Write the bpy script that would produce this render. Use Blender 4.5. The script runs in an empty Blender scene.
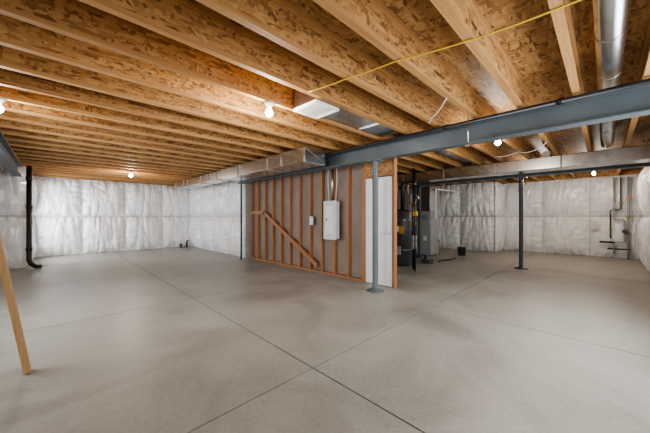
import bpy, math, random
from mathutils import Vector, noise
random.seed(4)
S=bpy.context.scene
try: S.view_settings.look='AgX - Medium High Contrast'
except Exception as e: print(e)
# ---------------------------------------------------------------- materials
def newmat(name):
    m=bpy.data.materials.new(name); m.use_nodes=True
    nt=m.node_tree; b=nt.nodes['Principled BSDF']
    return m,nt,b
def N(nt,t,**k):
    n=nt.nodes.new(t)
    for a,v in k.items(): setattr(n,a,v)
    return n
def ramp(nt,cols):
    r=N(nt,'ShaderNodeValToRGB'); e=r.color_ramp.elements
    while len(e)<len(cols): e.new(0.5)
    for i,(p,c) in enumerate(cols):
        e[i].position=p; e[i].color=(*c,1)
    return r
def coords(nt,scale):
    tc=N(nt,'ShaderNodeTexCoord'); mp=N(nt,'ShaderNodeMapping')
    mp.inputs['Scale'].default_value=scale
    nt.links.new(tc.outputs['Object'],mp.inputs['Vector']); return mp
def vary(nt,b,sc,lo,hi):
    """multiply base colour by a slow board-to-board variation"""
    src=b.inputs['Base Color'].links[0].from_socket
    mp=coords(nt,sc); n=N(nt,'ShaderNodeTexNoise'); n.inputs['Scale'].default_value=1; n.inputs['Detail'].default_value=1
    nt.links.new(mp.outputs[0],n.inputs['Vector'])
    r=ramp(nt,[(0.35,lo),(0.65,hi)]); nt.links.new(n.outputs['Fac'],r.inputs[0])
    mx=N(nt,'ShaderNodeMix',data_type='RGBA',blend_type='MULTIPLY'); mx.inputs['Factor'].default_value=1
    nt.links.new(src,mx.inputs['A']); nt.links.new(r.outputs[0],mx.inputs['B']); nt.links.new(mx.outputs['Result'],b.inputs['Base Color'])
def noisy(name,c1,c2,scale=(4,4,4),rough=0.6,metal=0.0,bump=0.1,detail=5,var=None):
    m,nt,b=newmat(name)
    mp=coords(nt,scale); n=N(nt,'ShaderNodeTexNoise'); n.inputs['Scale'].default_value=1; n.inputs['Detail'].default_value=detail
    nt.links.new(mp.outputs[0],n.inputs['Vector'])
    r=ramp(nt,[(0.3,c1),(0.7,c2)]); nt.links.new(n.outputs['Fac'],r.inputs[0]); nt.links.new(r.outputs[0],b.inputs['Base Color'])
    b.inputs['Roughness'].default_value=rough; b.inputs['Metallic'].default_value=metal
    if bump>0:
        bp=N(nt,'ShaderNodeBump'); bp.inputs['Strength'].default_value=bump; bp.inputs['Distance'].default_value=0.01
        nt.links.new(n.outputs['Fac'],bp.inputs['Height']); nt.links.new(bp.outputs[0],b.inputs['Normal'])
    if var: vary(nt,b,*var)
    return m
def osb(name,c0,c1,c2,sc=1.0,var=None):
    m,nt,b=newmat(name)
    outs=[]
    for s in ((11*sc,42*sc,42*sc),(38*sc,13*sc,34*sc)):
        mp=coords(nt,s); n0=N(nt,'ShaderNodeTexNoise'); n0.inputs['Scale'].default_value=0.6
        nt.links.new(mp.outputs[0],n0.inputs['Vector'])
        ad=N(nt,'ShaderNodeVectorMath',operation='ADD'); nt.links.new(mp.outputs[0],ad.inputs[0]); nt.links.new(n0.outputs['Color'],ad.inputs[1])
        v=N(nt,'ShaderNodeTexVoronoi'); v.inputs['Scale'].default_value=1.0
        nt.links.new(ad.outputs[0],v.inputs['Vector'])
        sp=N(nt,'ShaderNodeSeparateColor'); nt.links.new(v.outputs['Color'],sp.inputs[0]); outs.append(sp)
    sel=N(nt,'ShaderNodeMath',operation='GREATER_THAN'); sel.inputs[1].default_value=0.5
    nt.links.new(outs[0].outputs[1],sel.inputs[0])
    mx=N(nt,'ShaderNodeMix',data_type='FLOAT'); nt.links.new(sel.outputs[0],mx.inputs['Factor'])
    nt.links.new(outs[0].outputs[0],mx.inputs['A']); nt.links.new(outs[1].outputs[0],mx.inputs['B'])
    r=ramp(nt,[(0.0,c0),(0.3,c1),(1.0,c2)]); nt.links.new(mx.outputs[0],r.inputs[0])
    nt.links.new(r.outputs[0],b.inputs['Base Color']); b.inputs['Roughness'].default_value=0.6
    if var: vary(nt,b,*var)
    return m
VJ=((0.12,2.05,0.0),(0.80,0.78,0.76),(1.10,1.12,1.16))
VS=((0.4,0.8,0.0),(0.82,0.82,0.82),(1.08,1.10,1.14))
M={}
M['osb']=osb('osb',(0.17,0.072,0.021),(0.38,0.187,0.062),(0.57,0.325,0.125),1.0,VJ)
M['osb_sub']=osb('osb_subfloor',(0.17,0.072,0.021),(0.37,0.192,0.066),(0.55,0.33,0.13),1.0,VS)
M['flange']=noisy('lvl_flange',(0.41,0.208,0.074),(0.57,0.32,0.127),(1.5,60,40),0.6,var=VJ)
M['pine']=noisy('pine_stud',(0.31,0.13,0.056),(0.46,0.22,0.10),(60,60,2),0.6)
M['pine_l']=noisy('pine_light',(0.40,0.24,0.105),(0.54,0.34,0.165),(60,60,2),0.6)
M['concrete_wall']=noisy('concrete_wall',(0.35,0.34,0.32),(0.45,0.44,0.42),(3,3,3),0.8)
M['steel']=noisy('painted_steel',(0.105,0.13,0.145),(0.14,0.165,0.18),(3,3,3),0.42,0.15,0.03)
M['steel_d']=noisy('painted_steel_dark',(0.05,0.065,0.078),(0.08,0.095,0.11),(3,3,3),0.45,0.15,0.03)
M['galv']=noisy('galvanised',(0.52,0.53,0.53),(0.66,0.66,0.655),(9,9,9),0.27,1.0,0.04,2)
M['black']=noisy('black_pvc',(0.012,0.012,0.013),(0.022,0.022,0.024),(5,5,5),0.4,0,0)
M['dark']=noisy('dark_enamel_and_shade',(0.055,0.058,0.062),(0.085,0.088,0.092),(5,5,5),0.4,0.1,0)
M['cab']=noisy('grey_cabinet',(0.34,0.35,0.355),(0.41,0.42,0.425),(3,3,3),0.45,0.1,0)
M['white']=noisy('white_paint',(0.76,0.755,0.74),(0.84,0.835,0.82),(3,3,3),0.45,0,0)
M['panel']=noisy('panel_grey',(0.60,0.61,0.615),(0.68,0.69,0.695),(3,3,3),0.4,0,0)
M['backing']=noisy('wall_backing',(0.26,0.205,0.172),(0.33,0.27,0.232),(2,2,2),0.85)
M['copper']=noisy('copper',(0.34,0.18,0.11),(0.42,0.24,0.15),(9,9,9),0.35,0.8,0)
M['brass']=noisy('brass',(0.45,0.34,0.14),(0.52,0.40,0.18),(9,9,9),0.35,0.9,0)
M['yellow']=noisy('yellow_jacket',(0.75,0.52,0.05),(0.85,0.6,0.08),(9,9,9),0.5,0,0)
M['orange']=noisy('orange_tag',(0.7,0.32,0.05),(0.75,0.36,0.07),(9,9,9),0.5,0,0)
M['wirew']=noisy('white_jacket',(0.7,0.7,0.68),(0.8,0.8,0.78),(9,9,9),0.5,0,0)
M['ink']=noisy('ink',(0.04,0.025,0.015),(0.07,0.04,0.025),(9,9,9),0.8,0,0)
M['joint']=noisy('dark_joint_fill',(0.05,0.048,0.045),(0.08,0.077,0.072),(9,9,9),0.9,0,0)
M['seam']=noisy('seam_tape',(0.52,0.53,0.54),(0.66,0.67,0.68),(6,6,6),0.35,0,0)
# insulation facing: glossy white poly sheet with creases
m,nt,b=newmat('insulation_facing'); M['ins']=m
b.inputs['Base Color'].default_value=(0.89,0.895,0.91,1); b.inputs['Roughness'].default_value=0.25
b.inputs['Coat Weight'].default_value=0.3; b.inputs['Coat Roughness'].default_value=0.12
tot=None
for sc,warp,wt in (((2.2,2.2,0.7),1.4,1.0),((4.6,4.6,1.3),1.2,0.35)):
    mp=coords(nt,sc); n=N(nt,'ShaderNodeTexNoise'); n.inputs['Scale'].default_value=1.0; n.inputs['Detail'].default_value=1.2
    n.inputs['Distortion'].default_value=warp; n.inputs['Roughness'].default_value=0.4
    nt.links.new(mp.outputs[0],n.inputs['Vector'])
    mt=N(nt,'ShaderNodeMath',operation='SUBTRACT'); mt.inputs[1].default_value=0.5; nt.links.new(n.outputs['Fac'],mt.inputs[0])
    ab=N(nt,'ShaderNodeMath',operation='ABSOLUTE'); nt.links.new(mt.outputs[0],ab.inputs[0])
    pw=N(nt,'ShaderNodeMath',operation='POWER'); pw.inputs[1].default_value=0.65; nt.links.new(ab.outputs[0],pw.inputs[0])
    ml=N(nt,'ShaderNodeMath',operation='MULTIPLY'); ml.inputs[1].default_value=wt; nt.links.new(pw.outputs[0],ml.inputs[0])
    if tot is None: tot=ml
    else:
        ad=N(nt,'ShaderNodeMath',operation='ADD'); nt.links.new(tot.outputs[0],ad.inputs[0]); nt.links.new(ml.outputs[0],ad.inputs[1]); tot=ad
bp=N(nt,'ShaderNodeBump'); bp.inputs['Strength'].default_value=0.36; bp.inputs['Distance'].default_value=0.12
nt.links.new(tot.outputs[0],bp.inputs['Height']); nt.links.new(bp.outputs[0],b.inputs['Normal'])
# floor
m,nt,b=newmat('concrete_floor'); M['floor']=m
mp=coords(nt,(1,1,1)); n1=N(nt,'ShaderNodeTexNoise'); n1.inputs['Scale'].default_value=0.9; n1.inputs['Detail'].default_value=10; n1.inputs['Roughness'].default_value=0.62; n1.inputs['Distortion'].default_value=0.8
n2=N(nt,'ShaderNodeTexNoise'); n2.inputs['Scale'].default_value=30; n2.inputs['Detail'].default_value=8
for q in (n1,n2): nt.links.new(mp.outputs[0],q.inputs['Vector'])
r=ramp(nt,[(0.3,(0.262,0.247,0.212)),(0.5,(0.355,0.337,0.297)),(0.72,(0.44,0.421,0.38))]); nt.links.new(n1.outputs['Fac'],r.inputs[0])
r2=ramp(nt,[(0.35,(0.89,0.89,0.89)),(0.65,(1.0,1.0,1.0))]); nt.links.new(n2.outputs['Fac'],r2.inputs[0])
mx=N(nt,'ShaderNodeMix',data_type='RGBA',blend_type='MULTIPLY'); mx.inputs['Factor'].default_value=1
nt.links.new(r.outputs[0],mx.inputs['A']); nt.links.new(r2.outputs[0],mx.inputs['B']); nt.links.new(mx.outputs['Result'],b.inputs['Base Color'])
rr=ramp(nt,[(0.3,(0.34,0.34,0.34)),(0.7,(0.5,0.5,0.5))]); nt.links.new(n1.outputs['Fac'],rr.inputs[0]); nt.links.new(rr.outputs[0],b.inputs['Roughness'])
bp=N(nt,'ShaderNodeBump'); bp.inputs['Strength'].default_value=0.08; bp.inputs['Distance'].default_value=0.004
nt.links.new(n2.outputs['Fac'],bp.inputs['Height']); nt.links.new(bp.outputs[0],b.inputs['Normal'])
def emis(name,c,s):
    m,nt,b=newmat(name); b.inputs['Emission Color'].default_value=(*c,1); b.inputs['Emission Strength'].default_value=s
    b.inputs['Base Color'].default_value=(*c,1); return m
M['bulb']=emis('bulb_glow',(1,0.94,0.82),40)
# ---------------------------------------------------------------- mesh builder
class B:
    def __init__(s): s.v=[];s.f=[];s.m=[];s.mats=[];s.sm=[]
    def mi(s,k):
        if k not in s.mats: s.mats.append(k)
        return s.mats.index(k)
    def box(s,x0,x1,y0,y1,z0,z1,k):
        i=len(s.v)
        s.v+=[(x0,y0,z0),(x1,y0,z0),(x1,y1,z0),(x0,y1,z0),(x0,y0,z1),(x1,y0,z1),(x1,y1,z1),(x0,y1,z1)]
        for q in ((3,2,1,0),(4,5,6,7),(0,1,5,4),(1,2,6,5),(2,3,7,6),(3,0,4,7)):
            s.f.append(tuple(i+a for a in q)); s.m.append(s.mi(k)); s.sm.append(False)
    def bar(s,a,b,w,h,k,up=(0,0,1)):
        a=Vector(a);b=Vector(b);d=(b-a).normalized();u=Vector(up)
        r=d.cross(u).normalized(); u=r.cross(d).normalized(); i=len(s.v)
        for p in (a,b):
            for (p1,p2) in ((-1,-1),(1,-1),(1,1),(-1,1)):
                s.v.append(tuple(p+r*p1*w/2+u*p2*h/2))
        for q in ((3,2,1,0),(4,5,6,7),(0,1,5,4),(1,2,6,5),(2,3,7,6),(3,0,4,7)):
            s.f.append(tuple(i+c for c in q)); s.m.append(s.mi(k)); s.sm.append(False)
    def tube(s,pts,r,k,n=14,rad=None,cap=True):
        pts=[Vector(p) for p in pts]; i0=len(s.v); pr=None
        for j,p in enumerate(pts):
            if j==0:d=pts[1]-p
            elif j==len(pts)-1:d=p-pts[j-1]
            else:d=(pts[j+1]-p).normalized()+(p-pts[j-1]).normalized()
            d.normalize()
            if pr is None:
                t=Vector((0,0,1)) if abs(d.z)<0.9 else Vector((1,0,0)); pr=d.cross(t).normalized()
            else:
                pr=(pr-d*pr.dot(d)).normalized()
            q=d.cross(pr); rr=rad[j] if rad else r
            for a in range(n):
                t=2*math.pi*a/n; s.v.append(tuple(p+(pr*math.cos(t)+q*math.sin(t))*rr))
        for j in range(len(pts)-1):
            for a in range(n):
                b=(a+1)%n
                s.f.append((i0+j*n+a,i0+j*n+b,i0+(j+1)*n+b,i0+(j+1)*n+a)); s.m.append(s.mi(k)); s.sm.append(True)
        if cap:
            s.f.append(tuple(i0+a for a in range(n))[::-1]); s.m.append(s.mi(k)); s.sm.append(False)
            e=i0+(len(pts)-1)*n; s.f.append(tuple(e+a for a in range(n))); s.m.append(s.mi(k)); s.sm.append(False)
    def lathe(s,c,prof,k,n=28):
        c=Vector(c); i0=len(s.v)
        for (r,z) in prof:
            for a in range(n):
                t=2*math.pi*a/n; s.v.append((c.x+r*math.cos(t),c.y+r*math.sin(t),c.z+z))
        for j in range(len(prof)-1):
            for a in range(n):
                b=(a+1)%n
                s.f.append((i0+j*n+a,i0+j*n+b,i0+(j+1)*n+b,i0+(j+1)*n+a)); s.m.append(s.mi(k)); s.sm.append(True)
    def make(s,name,bevel=0,parent=None):
        me=bpy.data.meshes.new(name); me.from_pydata(s.v,[],s.f)
        for k in s.mats: me.materials.append(M[k])
        for p,mi,sm in zip(me.polygons,s.m,s.sm): p.material_index=mi; p.use_smooth=sm
        me.update(); o=bpy.data.objects.new(name,me); S.collection.objects.link(o)
        if bevel:
            md=o.modifiers.new('bevel','BEVEL'); md.width=bevel; md.segments=2; md.limit_method='ANGLE'
        if parent: o.parent=parent
        return o
def rnd(pts,r=0.06,n=5):
    pts=[Vector(p) for p in pts]; out=[pts[0]]
    for i in range(1,len(pts)-1):
        a,b,c=pts[i-1],pts[i],pts[i+1]
        rr=min(r,(a-b).length*0.45,(c-b).length*0.45)
        p=b+(a-b).normalized()*rr; q=b+(c-b).normalized()*rr
        for j in range(n+1):
            t=j/n; out.append(p*(1-t)**2+b*2*t*(1-t)+q*t*t)
    out.append(pts[-1]); return out
def sag(pts,amt=0.03,n=8):
    out=[]
    for i in range(len(pts)-1):
        a,b=Vector(pts[i]),Vector(pts[i+1])
        for j in range(n):
            t=j/n; p=a.lerp(b,t); p.z-=amt*4*t*(1-t); out.append(p)
    out.append(Vector(pts[-1])); return out
ZJ=2.58; ZS=2.88
# ---------------------------------------------------------------- floor
b=B(); xs=[-1.4,1.59,3.93,8.33,12.85]; ys=[-0.96,1.76,4.6,7.5,10.3,12.95]; g=0.006
for i in range(4):
    for j in range(5):
        b.box(xs[i]+g,xs[i+1]-g,ys[j]+g,ys[j+1]-g,-0.1,0,'floor')
b.box(-1.4,12.85,-0.96,12.95,-0.14,-0.012,'joint')  # dark concrete base below the slabs, seen through the saw-cut joints
b.make('floor')
# ---------------------------------------------------------------- walls (poured concrete)
W={}
def wall(name,x0,x1,y0,y1,open_=None,axis='x'):
    b=B(); k='concrete_wall'
    if open_ is None: b.box(x0,x1,y0,y1,0,ZJ,k)
    else:
        a0,a1,z0,z1=open_
        if axis=='x':
            b.box(x0,a0,y0,y1,0,ZJ,k); b.box(a1,x1,y0,y1,0,ZJ,k); b.box(a0,a1,y0,y1,0,z0,k); b.box(a0,a1,y0,y1,z1,ZJ,k)
        else:
            b.box(x0,x1,y0,a0,0,ZJ,k); b.box(x0,x1,a1,y1,0,ZJ,k); b.box(x0,x1,a0,a1,0,z0,k); b.box(x0,x1,a0,a1,z1,ZJ,k)
    b.box(x0,x1,y0,y1,ZJ,ZS,'osb')
    W[name]=b.make(name)
wall('wall_back',-0.5,4.3,12.7,12.9)
wall('wall_left',-1.4,-1.2,-0.76,10.3,(3.6,6.2,0.7,2.2),'y')
wall('wall_left_return',-1.4,-0.5,10.3,10.5)
wall('wall_left_far',-0.7,-0.5,10.5,12.9,(10.95,12.35,0.5,2.15),'y')
wall('wall_center',4.3,4.5,8.1,12.9)
wall('wall_utility',4.3,11.7,7.9,8.1)
wall('wall_right_far',11.5,11.7,3.0,7.9)
wall('wall_right_return',11.5,12.8,2.8,3.0)
wall('wall_right_end',12.6,12.8,-0.76,2.8)
wall('wall_near',-1.4,12.8,-0.96,-0.76,(1.6,5.0,0.6,2.2),'x')
def window(name,c,w,h,axis):
    b=B(); x,y,z=c; t=0.05
    segs=[(-w/2,w/2,-h/2,-h/2+t),(-w/2,w/2,h/2-t,h/2),(-w/2,-w/2+t,-h/2+t,h/2-t),(w/2-t,w/2,-h/2+t,h/2-t),(-t/2,t/2,-h/2+t,h/2-t)]
    for a0,a1,z0,z1 in segs:
        if axis=='x': b.box(x+a0,x+a1,y-0.03,y+0.03,z+z0,z+z1,'white')
        else: b.box(x-0.03,x+0.03,y+a0,y+a1,z+z0,z+z1,'white')
    b.make(name)
window('window_1',(-1.3,4.9,1.45),2.59,1.49,'y')
window('window_2',(-0.6,11.65,1.325),1.39,1.64,'y')
window('window_3',(3.3,-0.86,1.4),3.39,1.59,'x')
# ---------------------------------------------------------------- insulation blankets
def quilt(par,o,d,L,nrm,seed,skip=None,off=0.0):
    b=B(); st=0.028; nu=max(4,int(L/st)); nz=int((ZJ-0.02)/st)
    def ridge(x,y,z):
        return 1-min(1,abs(noise.noise((x,y,z)))*2.8)
    P=1.22; SZ=1.30
    def cell_(u):
        uu=(u+off)/P; k=math.floor(uu); return k,uu-k
    for i in range(nu+1):
        u=L*i/nu; k,fu=cell_(u)
        for j in range(nz+1):
            z=0.01+(ZJ-0.015)*j/nz
            tz=(z/SZ) if z<SZ else (z-SZ)/(ZJ-SZ); tz=min(max(tz,0),1)
            au=min(fu,1-fu)*P; az=min(tz,1-tz)*1.28
            pu=1-math.exp(-au/0.11); pz=1-math.exp(-az/0.12)
            dd=0.012+0.14*pu*pz
            cell=k*7.3+seed*3.1
            f=ridge(fu*P*5.5+(tz-0.5)*(fu-0.5)*3+cell,z*0.6,seed)
            dd-=0.07*f*math.exp(-az/0.38)*pu
            f2=ridge(cell+z*5,fu*1.6,seed+4)
            dd-=0.045*f2*math.exp(-au/0.22)*pz
            f3=ridge(u*1.7+z*0.6,z*0.6-u*0.3,seed+9)
            dd-=0.030*f3**3*pu*pz
            dd+=0.03*noise.noise((u*1.5,z*1.2,seed+7))
            edge=min(1,min(u,L-u)/0.12)
            dd=max(0.004,dd*(0.35+0.65*edge))
            b.v.append((o[0]+d[0]*u+nrm[0]*dd,o[1]+d[1]*u+nrm[1]*dd,z))
    for i in range(nu):
        for j in range(nz):
            u=L*(i+.5)/nu; z=0.01+(ZJ-0.015)*(j+.5)/nz
            if skip and skip[0]<u<skip[1] and skip[2]<z<skip[3]: continue
            k,fu=cell_(u); tape=abs(z-SZ)<0.022 or min(fu,1-fu)*P<0.015
            a=i*(nz+1)+j; q=(a,a+nz+1,a+nz+2,a+1)
            if d[0]*nrm[1]-d[1]*nrm[0]>0: q=q[::-1]
            b.f.append(q); b.m.append(b.mi('seam' if tape else 'ins')); b.sm.append(True)
    return b.make('insulation_blanket',parent=W[par])
quilt('wall_back',(-0.5,12.698),(1,0),4.8,(0,-1),1)
quilt('wall_left',(-1.198,0.0),(0,1),10.3,(1,0),2,(3.55,6.25,0.65,2.25))
quilt('wall_left_return',(-1.2,10.298),(1,0),0.72,(0,-1),3,None,0.3)
quilt('wall_left_far',(-0.498,10.3),(0,1),2.4,(1,0),4,(0.6,2.1,0.45,2.2))
quilt('wall_center',(4.298,7.9),(0,1),4.8,(-1,0),5)
quilt('wall_utility',(4.5,7.898),(1,0),7.0,(0,-1),6)
quilt('wall_right_far',(11.498,2.8),(0,1),5.1,(-1,0),7)
quilt('wall_right_return',(11.42,2.798),(1,0),1.18,(0,-1),8,None,0.04)
quilt('wall_right_end',(12.598,-0.76),(0,1),3.56,(-1,0),9,None,0.1)
quilt('wall_near',(5.6,-0.758),(1,0),7.0,(0,1),10)
# ---------------------------------------------------------------- ceiling
def stamp(b,x0,y0,z,n,plane,k=1.0):
    cx=x0; H=0.028*k
    for c in range(n):
        ww=random.choice((0.012,0.016,0.02))*k
        if random.random()<0.85:
            t=0.005*k
            for (a0,a1,h0,h1) in ((0,t,0,H),(ww-t,ww,0,H),(t,ww-t,*random.choice(((0,t),(H*.45,H*.45+t),(H-t,H))))):
                if plane=='z': b.box(cx+a0,cx+a1,y0+h0,y0+h1,z-0.0015,z-0.0005,'ink')
                else: b.box(cx+a0,cx+a1,y0-0.0015,y0,z+h0,z+h1,'ink')
        cx+=ww+0.007*k
b=B(); y=-0.96; row=0
while y<12.9:
    y1=min(y+1.22,12.9); x=-1.4-(row%2)*1.22
    while x<12.8:
        x0=max(x,-1.4); x1=min(x+2.44,12.8)
        b.box(x0+0.002,x1-0.002,y+0.002,y1-0.002,ZS,ZS+0.02,'osb_sub')
        for q in range(2):
            sx=x0+0.3+q*1.2; sy=y+random.choice((0.3,0.62,0.9))
            if sx+0.6<x1 and sy+0.15<y1 and random.random()<0.8:
                stamp(b,sx,sy,ZS,12,'z',1.4); stamp(b,sx,sy+0.065,ZS,9,'z',1.4)
        x+=2.44
    y=y1; row+=1
b.box(-1.4,12.8,-0.96,12.9,ZS+0.02,ZS+0.04,'joint')
b.make('ceiling')
b=B(); jy=0.21-0.4877*1
js=[]
while jy<12.6:
    if jy<2.8: x0,x1=-1.2,12.6
    elif jy<7.9: x0,x1=-1.2,11.5
    elif jy<10.3: x0,x1=-1.2,4.3
    else: x0,x1=-0.5,4.3
    fw=0.030
    b.box(x0,x1,jy-fw,jy+fw,ZJ,ZJ+0.036,'flange'); b.box(x0,x1,jy-fw,jy+fw,ZS-0.036,ZS,'flange')
    b.box(x0,x1,jy-0.006,jy+0.006,ZJ+0.036,ZS-0.036,'osb')
    for q in range(int((x1-x0)/2.4)):
        sx=x0+0.5+q*2.4+random.random()*1.2
        if random.random()<0.75: stamp(b,sx,jy-0.006,ZJ+0.14,11,'y',1.1)
    js.append(jy); jy+=0.4877
b.make('ceiling_joists')
# ---------------------------------------------------------------- steel beams
def beam(x,y0,y1,k='steel'):
    b=B(); z0,z1=2.285,2.54
    b.box(x-0.08,x+0.08,y0,y1,z0,z0+0.014,k); b.box(x-0.08,x+0.08,y0,y1,z1-0.014,z1,k); b.box(x-0.006,x+0.006,y0,y1,z0+0.014,z1-0.014,k)
    b.box(x-0.07,x+0.07,y0,y1,z1,ZJ,'pine_l')
    b.make('steel_beam')
beam(4.03,-0.66,7.78); beam(8.33,-0.66,4.28); beam(-0.62,-0.7,10.14)
def post(x,y,k,r=0.05):
    b=B()
    b.lathe((x,y,0),[(0.0,0.0),(0.15,0.0),(0.15,0.012),(r+0.03,0.02),(r+0.012,0.05),(r,0.055),(r,2.265)],k)
    b.box(x-0.09,x+0.09,y-0.12,y+0.12,2.265,2.285,k)
    b.tube([(x,y,1.95),(x,y,1.97)],r+0.006,k)
    for sy in (-0.1,0.1):
        b.tube([(x+0.06,y+sy,2.25),(x+0.06,y+sy,2.265)],0.015,k,8)
    b.make('steel_post')
post(4.03,2.83,'steel'); post(8.33,1.47,'steel_d',0.045); post(8.33,4.15,'steel_d',0.045)
# ---------------------------------------------------------------- framed partition
b=B(); X0,X1=4.41,4.50
b.box(X0,X1,3.36,7.78,0.0,0.038,'pine')
b.box(X0,X1,2.68,7.78,ZJ-0.08,ZJ-0.001,'pine')
yy=3.37
while yy<7.75:
    b.box(X0,X1,yy,yy+0.038,0.038,ZJ-0.08,'pine'); yy+=0.4
b.box(X0,X1,7.742,7.78,0.038,ZJ-0.08,'pine')
b.box(X0,X1,3.332,3.37,0,2.06,'pine')
b.box(X0,X1,2.68,2.718,0,ZJ-0.08,'pine')
b.box(X0,X1,2.718,3.37,2.06,2.10,'pine'); b.box(X0+0.01,X1,2.718,3.37,2.10,ZJ-0.08,'osb')
b.box(X1,X1+0.013,3.36,7.78,0.01,ZJ-0.01,'backing')
b.bar((X0-0.02,7.0,1.42),(X0-0.02,4.72,0.16),0.038,0.10,'pine')
b.bar((X0-0.02,7.75,1.42),(X0-0.02,6.95,1.42),0.038,0.10,'pine')
b.make('stud_wall')
# door
b=B(); y0,y1,xd=2.735,3.315,4.40
b.box(xd,xd+0.035,y0,y1,0.012,2.04,'white')
for (za,zb) in ((0.2,0.75),(0.9,1.5),(1.62,1.9)):
    for (ya,yb) in ((y0+0.09,y0+0.26),(y1-0.26,y1-0.09)):
        b.box(xd-0.008,xd,ya-0.012,yb+0.012,za-0.012,za,'white'); b.box(xd-0.008,xd,ya-0.012,yb+0.012,zb,zb+0.012,'white')
        b.box(xd-0.008,xd,ya-0.012,ya,za,zb,'white'); b.box(xd-0.008,xd,yb,yb+0.012,za,zb,'white')
b.tube([(xd,y0+0.06,1.0),(xd-0.05,y0+0.06,1.0)],0.012,'galv',10)
b.tube([(xd-0.035,y0+0.06,1.0),(xd-0.045,y0+0.06,1.0),(xd-0.065,y0+0.06,1.0),(xd-0.072,y0+0.06,1.0)],0.025,'galv',14,[0.014,0.027,0.027,0.014])
b.make('door_1')
# breaker panel with its feeds
b=B(); y0,y1=4.03,4.38
b.box(4.30,4.41,y0,y1,0.82,1.62,'panel'); b.box(4.288,4.30,y0-0.015,y1+0.015,0.80,1.64,'panel'); b.box(4.28,4.288,y0+0.06,y1-0.06,0.92,1.52,'white')
b.box(4.272,4.28,y1-0.1,y1-0.08,1.2,1.26,'dark')
b.tube([(4.37,4.2,1.62),(4.37,4.2,2.49)],0.02,'galv',10)
b.tube([(4.37,4.30,1.62),(4.37,4.34,2.1),(4.37,4.32,2.49)],0.009,'wirew',8)
b.tube([(4.37,4.10,1.62),(4.37,4.06,2.1),(4.37,4.08,2.49)],0.009,'wirew',8)
b.make('breaker_panel')
b=B(); b.box(4.385,4.41,4.86,4.98,1.1,1.3,'panel'); b.box(4.38,4.385,4.9,4.94,1.16,1.24,'white'); b.make('junction_box')
# ---------------------------------------------------------------- ducts
def duct(x0,x1,y0,y1,z0,z1,step=1.2,axis='y'):
    b=B(); b.box(x0,x1,y0,y1,z0,z1,'galv'); e=0.012
    a=(y0 if axis=='y' else x0)+0.02; A1=(y1 if axis=='y' else x1)
    while a<A1-0.03:
        if axis=='y': b.box(x0-e,x1+e,a,a+0.025,z0-e,z1,'galv')
        else: b.box(a,a+0.025,y0-e,y1+e,z0-e,z1,'galv')
        a+=step
    return b
b=duct(3.22,3.73,3.78,7.2,2.29,2.56)
b.box(3.26,3.69,7.2,11.2,2.34,2.56,'galv')
a=7.6
while a<11.2: b.box(3.25,3.70,a,a+0.025,2.328,2.56,'galv'); a+=1.2
for yy in (4.5,6.3,8.2,10.2):
    b.box(3.20,3.215,yy,yy+0.03,2.28,2.58,'galv'); b.box(3.735,3.75,yy,yy+0.03,2.28,2.58,'galv'); b.box(3.20,3.75,yy,yy+0.03,2.27,2.277,'galv')
b.bar((3.24,3.775,2.32),(3.71,3.775,2.54),0.006,0.006,'galv',up=(0,1,0)); b.bar((3.24,3.775,2.54),(3.71,3.775,2.32),0.006,0.006,'galv',up=(0,1,0))
b.make('trunk_duct',0.012)
b=duct(7.45,7.90,-0.6,5.2,2.31,2.57)
b.make('trunk_duct',0.012)
b=duct(2.42,3.84,2.22,2.57,2.60,2.84,0.8,'x')
b.make('branch_duct',0.003)
b=B(); x0,x1,y0,y1=2.05,2.385,2.2,2.59
b.box(x0,x1,y0,y1,2.575,2.80,'galv')
b.box(x0-0.02,x1+0.02,y0,y0+0.03,2.545,2.575,'white'); b.box(x0-0.02,x1+0.02,y1-0.03,y1,2.545,2.575,'white')
b.box(x0-0.02,x0+0.01,y0+0.03,y1-0.03,2.545,2.575,'white'); b.box(x1-0.01,x1+0.02,y0+0.03,y1-0.03,2.545,2.575,'white')
b.box(x0+0.01,x1-0.01,y0+0.03,y1-0.03,2.572,2.575,'dark')
yy=y0+0.045
while yy<y1-0.035:   # horizontal louvre blades with dark gaps
    b.box(x0+0.01,x1-0.01,yy,yy+0.016,2.553,2.557,'white'); yy+=0.03
b.make('air_register')
def rduct(pts,r,name='round_duct'):
    b=B(); b.tube(pts,r,'galv',24)
    P=[Vector(p) for p in pts]
    for i in range(len(P)-1):
        L=(P[i+1]-P[i]).length; n=int(L/0.9)
        for q in range(n+1):
            c=P[i].lerp(P[i+1],(q+0.3)/(n+1)); d=(P[i+1]-P[i]).normalized()
            b.tube([c,c+d*0.02],r+0.006,'galv',24)
    b.make(name)
rduct([(0.2,-0.03,2.72),(3.6,-0.03,2.72),(7.7,-0.03,2.72)],0.088)
rduct([(4.25,2.42,2.72),(7.7,2.42,2.72)],0.088)
rduct([(8.0,0.94,2.72),(11.3,0.94,2.72)],0.075)
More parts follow.
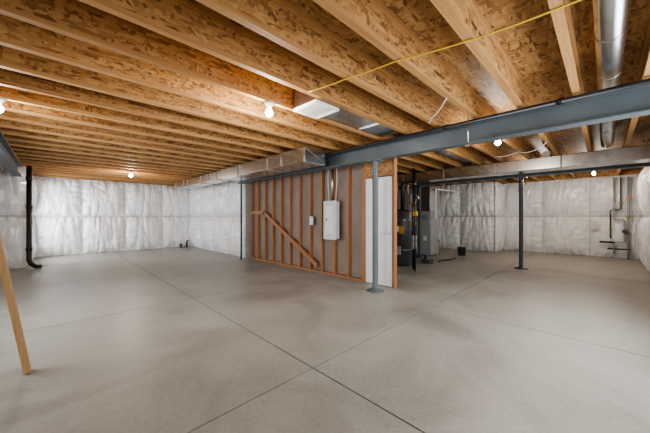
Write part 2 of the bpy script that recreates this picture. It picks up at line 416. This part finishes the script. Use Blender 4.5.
# ---------------------------------------------------------------- pipes and wires
b=B(); b.tube(rnd([(4.13,7.86,0.0),(4.13,7.86,2.40),(4.13,7.86,2.44),(3.86,7.86,2.53),(3.86,-0.62,2.53)],0.05),0.026,'black',10)
for yy in (7.0,5.0,3.2,1.5,0.3): b.tube([(3.86,yy,2.53),(3.86,yy+0.06,2.53)],0.034,'black',10)
b.make('gas_pipe')
b=B(); b.tube(rnd([(-0.42,10.02,2.55),(-0.42,10.02,0.16),(-0.30,9.88,0.06),(-0.22,9.82,0.06)],0.1),0.05,'black',16)
for z in (0.45,1.5,2.2): b.tube([(-0.42,10.02,z),(-0.42,10.02,z+0.08)],0.06,'black',16)
b.make('drain_pipe')
b=B(); b.tube(rnd([(4.00,12.3,0.0),(4.00,12.3,0.26),(4.06,12.3,0.30)],0.03),0.035,'dark',12); b.tube([(3.8,12.4,0),(3.8,12.4,0.14)],0.04,'dark',12); b.tube([(3.8,12.4,0.12),(3.8,12.4,0.16)],0.05,'dark',12); b.make('drain_stub')
b=B(); b.tube(sag([(2.2,-0.7,2.571),(2.2,0.21,2.572),(2.14,0.70,2.572),(2.0,1.19,2.572),(1.93,1.66,2.572),(1.86,2.12,2.572)],0.006),0.006,'yellow',8); b.make('electrical_cable')
b=B(); b.tube(sag([(3.0,1.19,2.568),(3.3,1.5,2.5),(3.6,1.67,2.568)],0.03),0.006,'wirew',8); b.make('loose_wire')
b=B(); b.tube(sag([(6.0,0.70,2.568),(6.2,0.9,2.5),(6.5,1.19,2.568),(6.7,1.67,2.568)],0.03),0.006,'wirew',8); b.make('loose_wire')
b=B(); b.tube([(3.72,1.21,2.20),(3.72,1.21,2.58)],0.008,'galv',8); b.box(3.70,3.74,1.18,1.24,2.18,2.205,'galv'); b.make('threaded_hanger')
# ---------------------------------------------------------------- lights
def lamp(x,y,watt,size=0.045):
    jj=min(js,key=lambda q:abs(q-y))
    b=B()
    b.lathe((x,jj,ZJ),[(0.0,0.0),(0.055,0.0),(0.055,-0.02),(0.04,-0.03),(0.028,-0.05),(0.022,-0.06),(0.0,-0.06)],'white')
    pr=[(0.014,-0.055),(0.02,-0.07),(size*0.8,-0.09),(size,-0.115),(size*0.8,-0.14),(size*0.4,-0.155),(0.001,-0.16)]
    b.lathe((x,jj,ZJ),pr,'bulb')
    b.make('ceiling_light')
    l=bpy.data.lights.new('bulb_light','POINT'); l.energy=watt; l.shadow_soft_size=0.04; l.color=(1.0,0.92,0.81)
    o=bpy.data.objects.new('bulb_light',l); o.location=(x,jj,ZJ-0.22); S.collection.objects.link(o)
lamp(1.73,2.56,50); lamp(1.58,9.5,50,0.05); lamp(5.0,1.19,42); lamp(9.5,1.4,45,0.04); lamp(10.4,0.2,40,0.04); lamp(-0.42,4.6,22)
def area(name,loc,rot,sx,sy,w,col):
    l=bpy.data.lights.new(name,'AREA'); l.shape='RECTANGLE'; l.size=sx; l.size_y=sy; l.energy=w; l.color=col
    o=bpy.data.objects.new(name,l); o.location=loc; o.rotation_euler=rot; S.collection.objects.link(o)
R=math.radians
area('window_daylight',(-1.45,4.9,1.45),(R(90),0,R(-90)),2.5,1.4,105,(0.92,0.96,1.0))
area('window_daylight',(-0.75,11.65,1.3),(R(90),0,R(-90)),1.3,1.5,90,(0.92,0.96,1.0))
area('window_daylight',(3.3,-1.02,1.4),(R(90),0,0),3.3,1.5,145,(0.92,0.96,1.0))
# ---------------------------------------------------------------- leaning board
b=B(); b.bar((-0.15,3.38,0.01),(-0.505,3.38,2.42),0.09,0.04,'pine_l',up=(1,0,0)); b.make('leaning_board')
# ---------------------------------------------------------------- utility equipment
b=B(); c=(6.72,3.84,0)
b.lathe(c,[(0,0.0),(0.25,0.0),(0.25,0.05),(0.265,0.06),(0.265,1.42),(0.25,1.45),(0.1,1.49),(0,1.5)],'dark')  # shade on the tank's side is put into its dark body colour
b.lathe(c,[(0.268,0.42),(0.27,0.42),(0.27,0.44),(0.268,0.44)],'galv'); b.lathe(c,[(0.268,1.2),(0.27,1.2),(0.27,1.22),(0.268,1.22)],'galv')
b.box(6.43,6.48,3.74,3.90,0.3,0.52,'cab'); b.box(6.445,6.46,3.66,3.78,0.85,1.05,'orange'); b.box(6.44,6.46,3.80,3.90,0.9,1.05,'white')
b.tube(rnd([(6.6,3.92,1.45),(6.6,3.92,2.3),(6.6,4.6,2.4)],0.05),0.014,'copper',8)
b.tube(rnd([(6.84,3.74,1.45),(6.84,3.74,2.2),(7.3,3.74,2.2)],0.05),0.014,'copper',8)
b.tube(rnd([(6.72,3.84,1.48),(6.72,3.84,2.2),(7.4,3.84,2.26)],0.1),0.05,'black',12)
b.lathe((6.95,3.66,1.62),[(0,0),(0.07,0.02),(0.1,0.08),(0.1,0.26),(0.07,0.32),(0,0.34)],'cab',18)
b.tube([(6.84,3.70,1.6),(6.95,3.66,1.63)],0.014,'copper',8)
b.make('water_heater')
b=B()
b.tube([(6.15,3.18,0.0),(6.15,3.18,2.4)],0.02,'black',10); b.tube([(6.36,3.33,0.0),(6.36,3.33,2.5)],0.028,'black',10)
for z in (0.5,1.35,1.9,2.2): b.tube([(6.15,3.18,z),(6.36,3.33,z)],0.018,'black',8)
for z in (0.7,1.1,1.6,2.05): b.tube([(6.15,3.18,z),(6.15,3.18,z+0.05)],0.032,'brass',10); b.bar((6.11,3.15,z+0.025),(6.05,3.11,z+0.06),0.012,0.02,'orange')
b.box(6.12,6.20,3.13,3.22,1.32,1.42,'orange'); b.tube([(6.15,3.14,1.75),(6.15,3.09,1.75)],0.035,'copper',12)
b.tube([(6.26,3.26,1.35),(6.26,3.26,1.55)],0.05,'cab',12)
b.tube([(6.28,3.27,0.5),(6.28,3.27,0.85)],0.055,'panel',14); b.tube([(6.28,3.27,0.85),(6.28,3.27,0.93)],0.06,'dark',14)
b.make('water_manifold')
b=B(); x0,x1,y0,y1=8.75,9.4,3.98,4.56
b.box(x0,x1,y0,y1,0.04,1.48,'cab'); b.box(x0-0.012,x0,y0+0.03,y1-0.03,0.1,0.75,'cab'); b.box(x0-0.012,x0,y0+0.03,y1-0.03,0.78,1.44,'cab')
b.box(x0+0.03,x1-0.03,y0+0.03,y1-0.03,0,0.04,'dark')
b.box(x0+0.05,x1-0.05,y0+0.05,y1-0.05,1.48,2.30,'galv')
b.box(7.95,x1-0.05,4.33,y1-0.05,2.30,2.56,'galv')
for q in range(5): b.box(x0-0.016,x0-0.012,y0+0.12,y1-0.12,1.18+q*0.035,1.195+q*0.035,'dark')
b.box(x0-0.016,x0-0.012,4.1,4.22,0.5,0.66,'white')
b.tube(rnd([(8.9,4.0,1.2),(8.9,3.88,1.2),(8.9,3.88,2.2),(11.2,3.88,2.25)],0.05),0.026,'white',10)
b.tube(rnd([(9.25,4.0,0.5),(9.25,3.9,0.5),(9.25,3.9,0.02)],0.03),0.014,'copper',8)
b.make('furnace',0.004)
b=B(); b.lathe((9.7,3.35,0),[(0,0),(0.11,0),(0.13,0.26),(0.135,0.26),(0.135,0.28),(0.11,0.28),(0.1,0.02),(0,0.02)],'dark'); b.make('bucket')
b=B(); b.tube(sag([(7.8,3.3,0.02),(8.1,3.35,0.02),(8.4,3.2,0.02),(8.9,3.25,0.02)],0.0),0.02,'black',8); b.make('drain_hose')
b=B(); b.box(7.3,7.55,3.35,3.6,0,0.12,'dark'); b.lathe((7.42,3.47,0.12),[(0.09,0),(0.07,0.1),(0,0.11)],'dark'); b.make('condensate_pump',0.005)
# wall plumbing at the far right
b=B(); X=12.36
b.tube(rnd([(X,-0.20,2.5),(X,-0.20,1.2),(X,-0.42,1.2),(X,-0.42,0.5),(X,-0.2,0.5),(X,-0.2,0.15)],0.05),0.022,'cab',10)
b.tube(rnd([(X,-0.34,2.5),(X,-0.34,1.5),(X,-0.12,1.5),(X,-0.12,0.62)],0.05),0.018,'dark',10)
b.tube([(X,-0.50,2.5),(X,-0.50,0.0)],0.028,'cab',10)
for z in (0.75,1.25,1.8): b.tube([(X,-0.50,z),(X,-0.50,z+0.08)],0.042,'brass',10)
for z in (0.9,1.7): b.tube([(X,-0.12 if z<1 else -0.34,z),(X,-0.12 if z<1 else -0.34,z+0.06)],0.034,'brass',10)
b.tube([(X-0.03,-0.50,1.84),(X-0.10,-0.50,1.84)],0.012,'dark',8); b.tube([(X-0.10,-0.50,1.84),(X-0.115,-0.50,1.84)],0.04,'orange',12)
b.tube([(X-0.02,-0.2,0.5),(X-0.02,0.12,0.5)],0.03,'black',10); b.tube([(X-0.03,-0.42,0.85),(X-0.13,-0.42,0.85)],0.06,'dark',14)
b.tube([(X-0.02,-0.2,1.6),(X-0.09,-0.2,1.6)],0.05,'cab',12); b.tube([(X,-0.55,0.3),(X,-0.05,0.3)],0.022,'black',10)
b.box(X-0.03,X+0.04,0.15,0.3,0.9,1.15,'panel')
b.make('water_service_piping')
# ---------------------------------------------------------------- world + camera
w=bpy.data.worlds.new('world'); S.world=w; w.use_nodes=True
bg=w.node_tree.nodes['Background']; bg.inputs[0].default_value=(0.75,0.87,1,1); bg.inputs[1].default_value=1.0
cd=bpy.data.cameras.new('camera'); cd.sensor_width=36; cd.lens=36*276/650; cd.clip_start=0.02
co=bpy.data.objects.new('camera',cd); co.location=(0,0,1.3); co.rotation_euler=(R(90),0,R(45.4-90)); S.collection.objects.link(co); S.camera=co
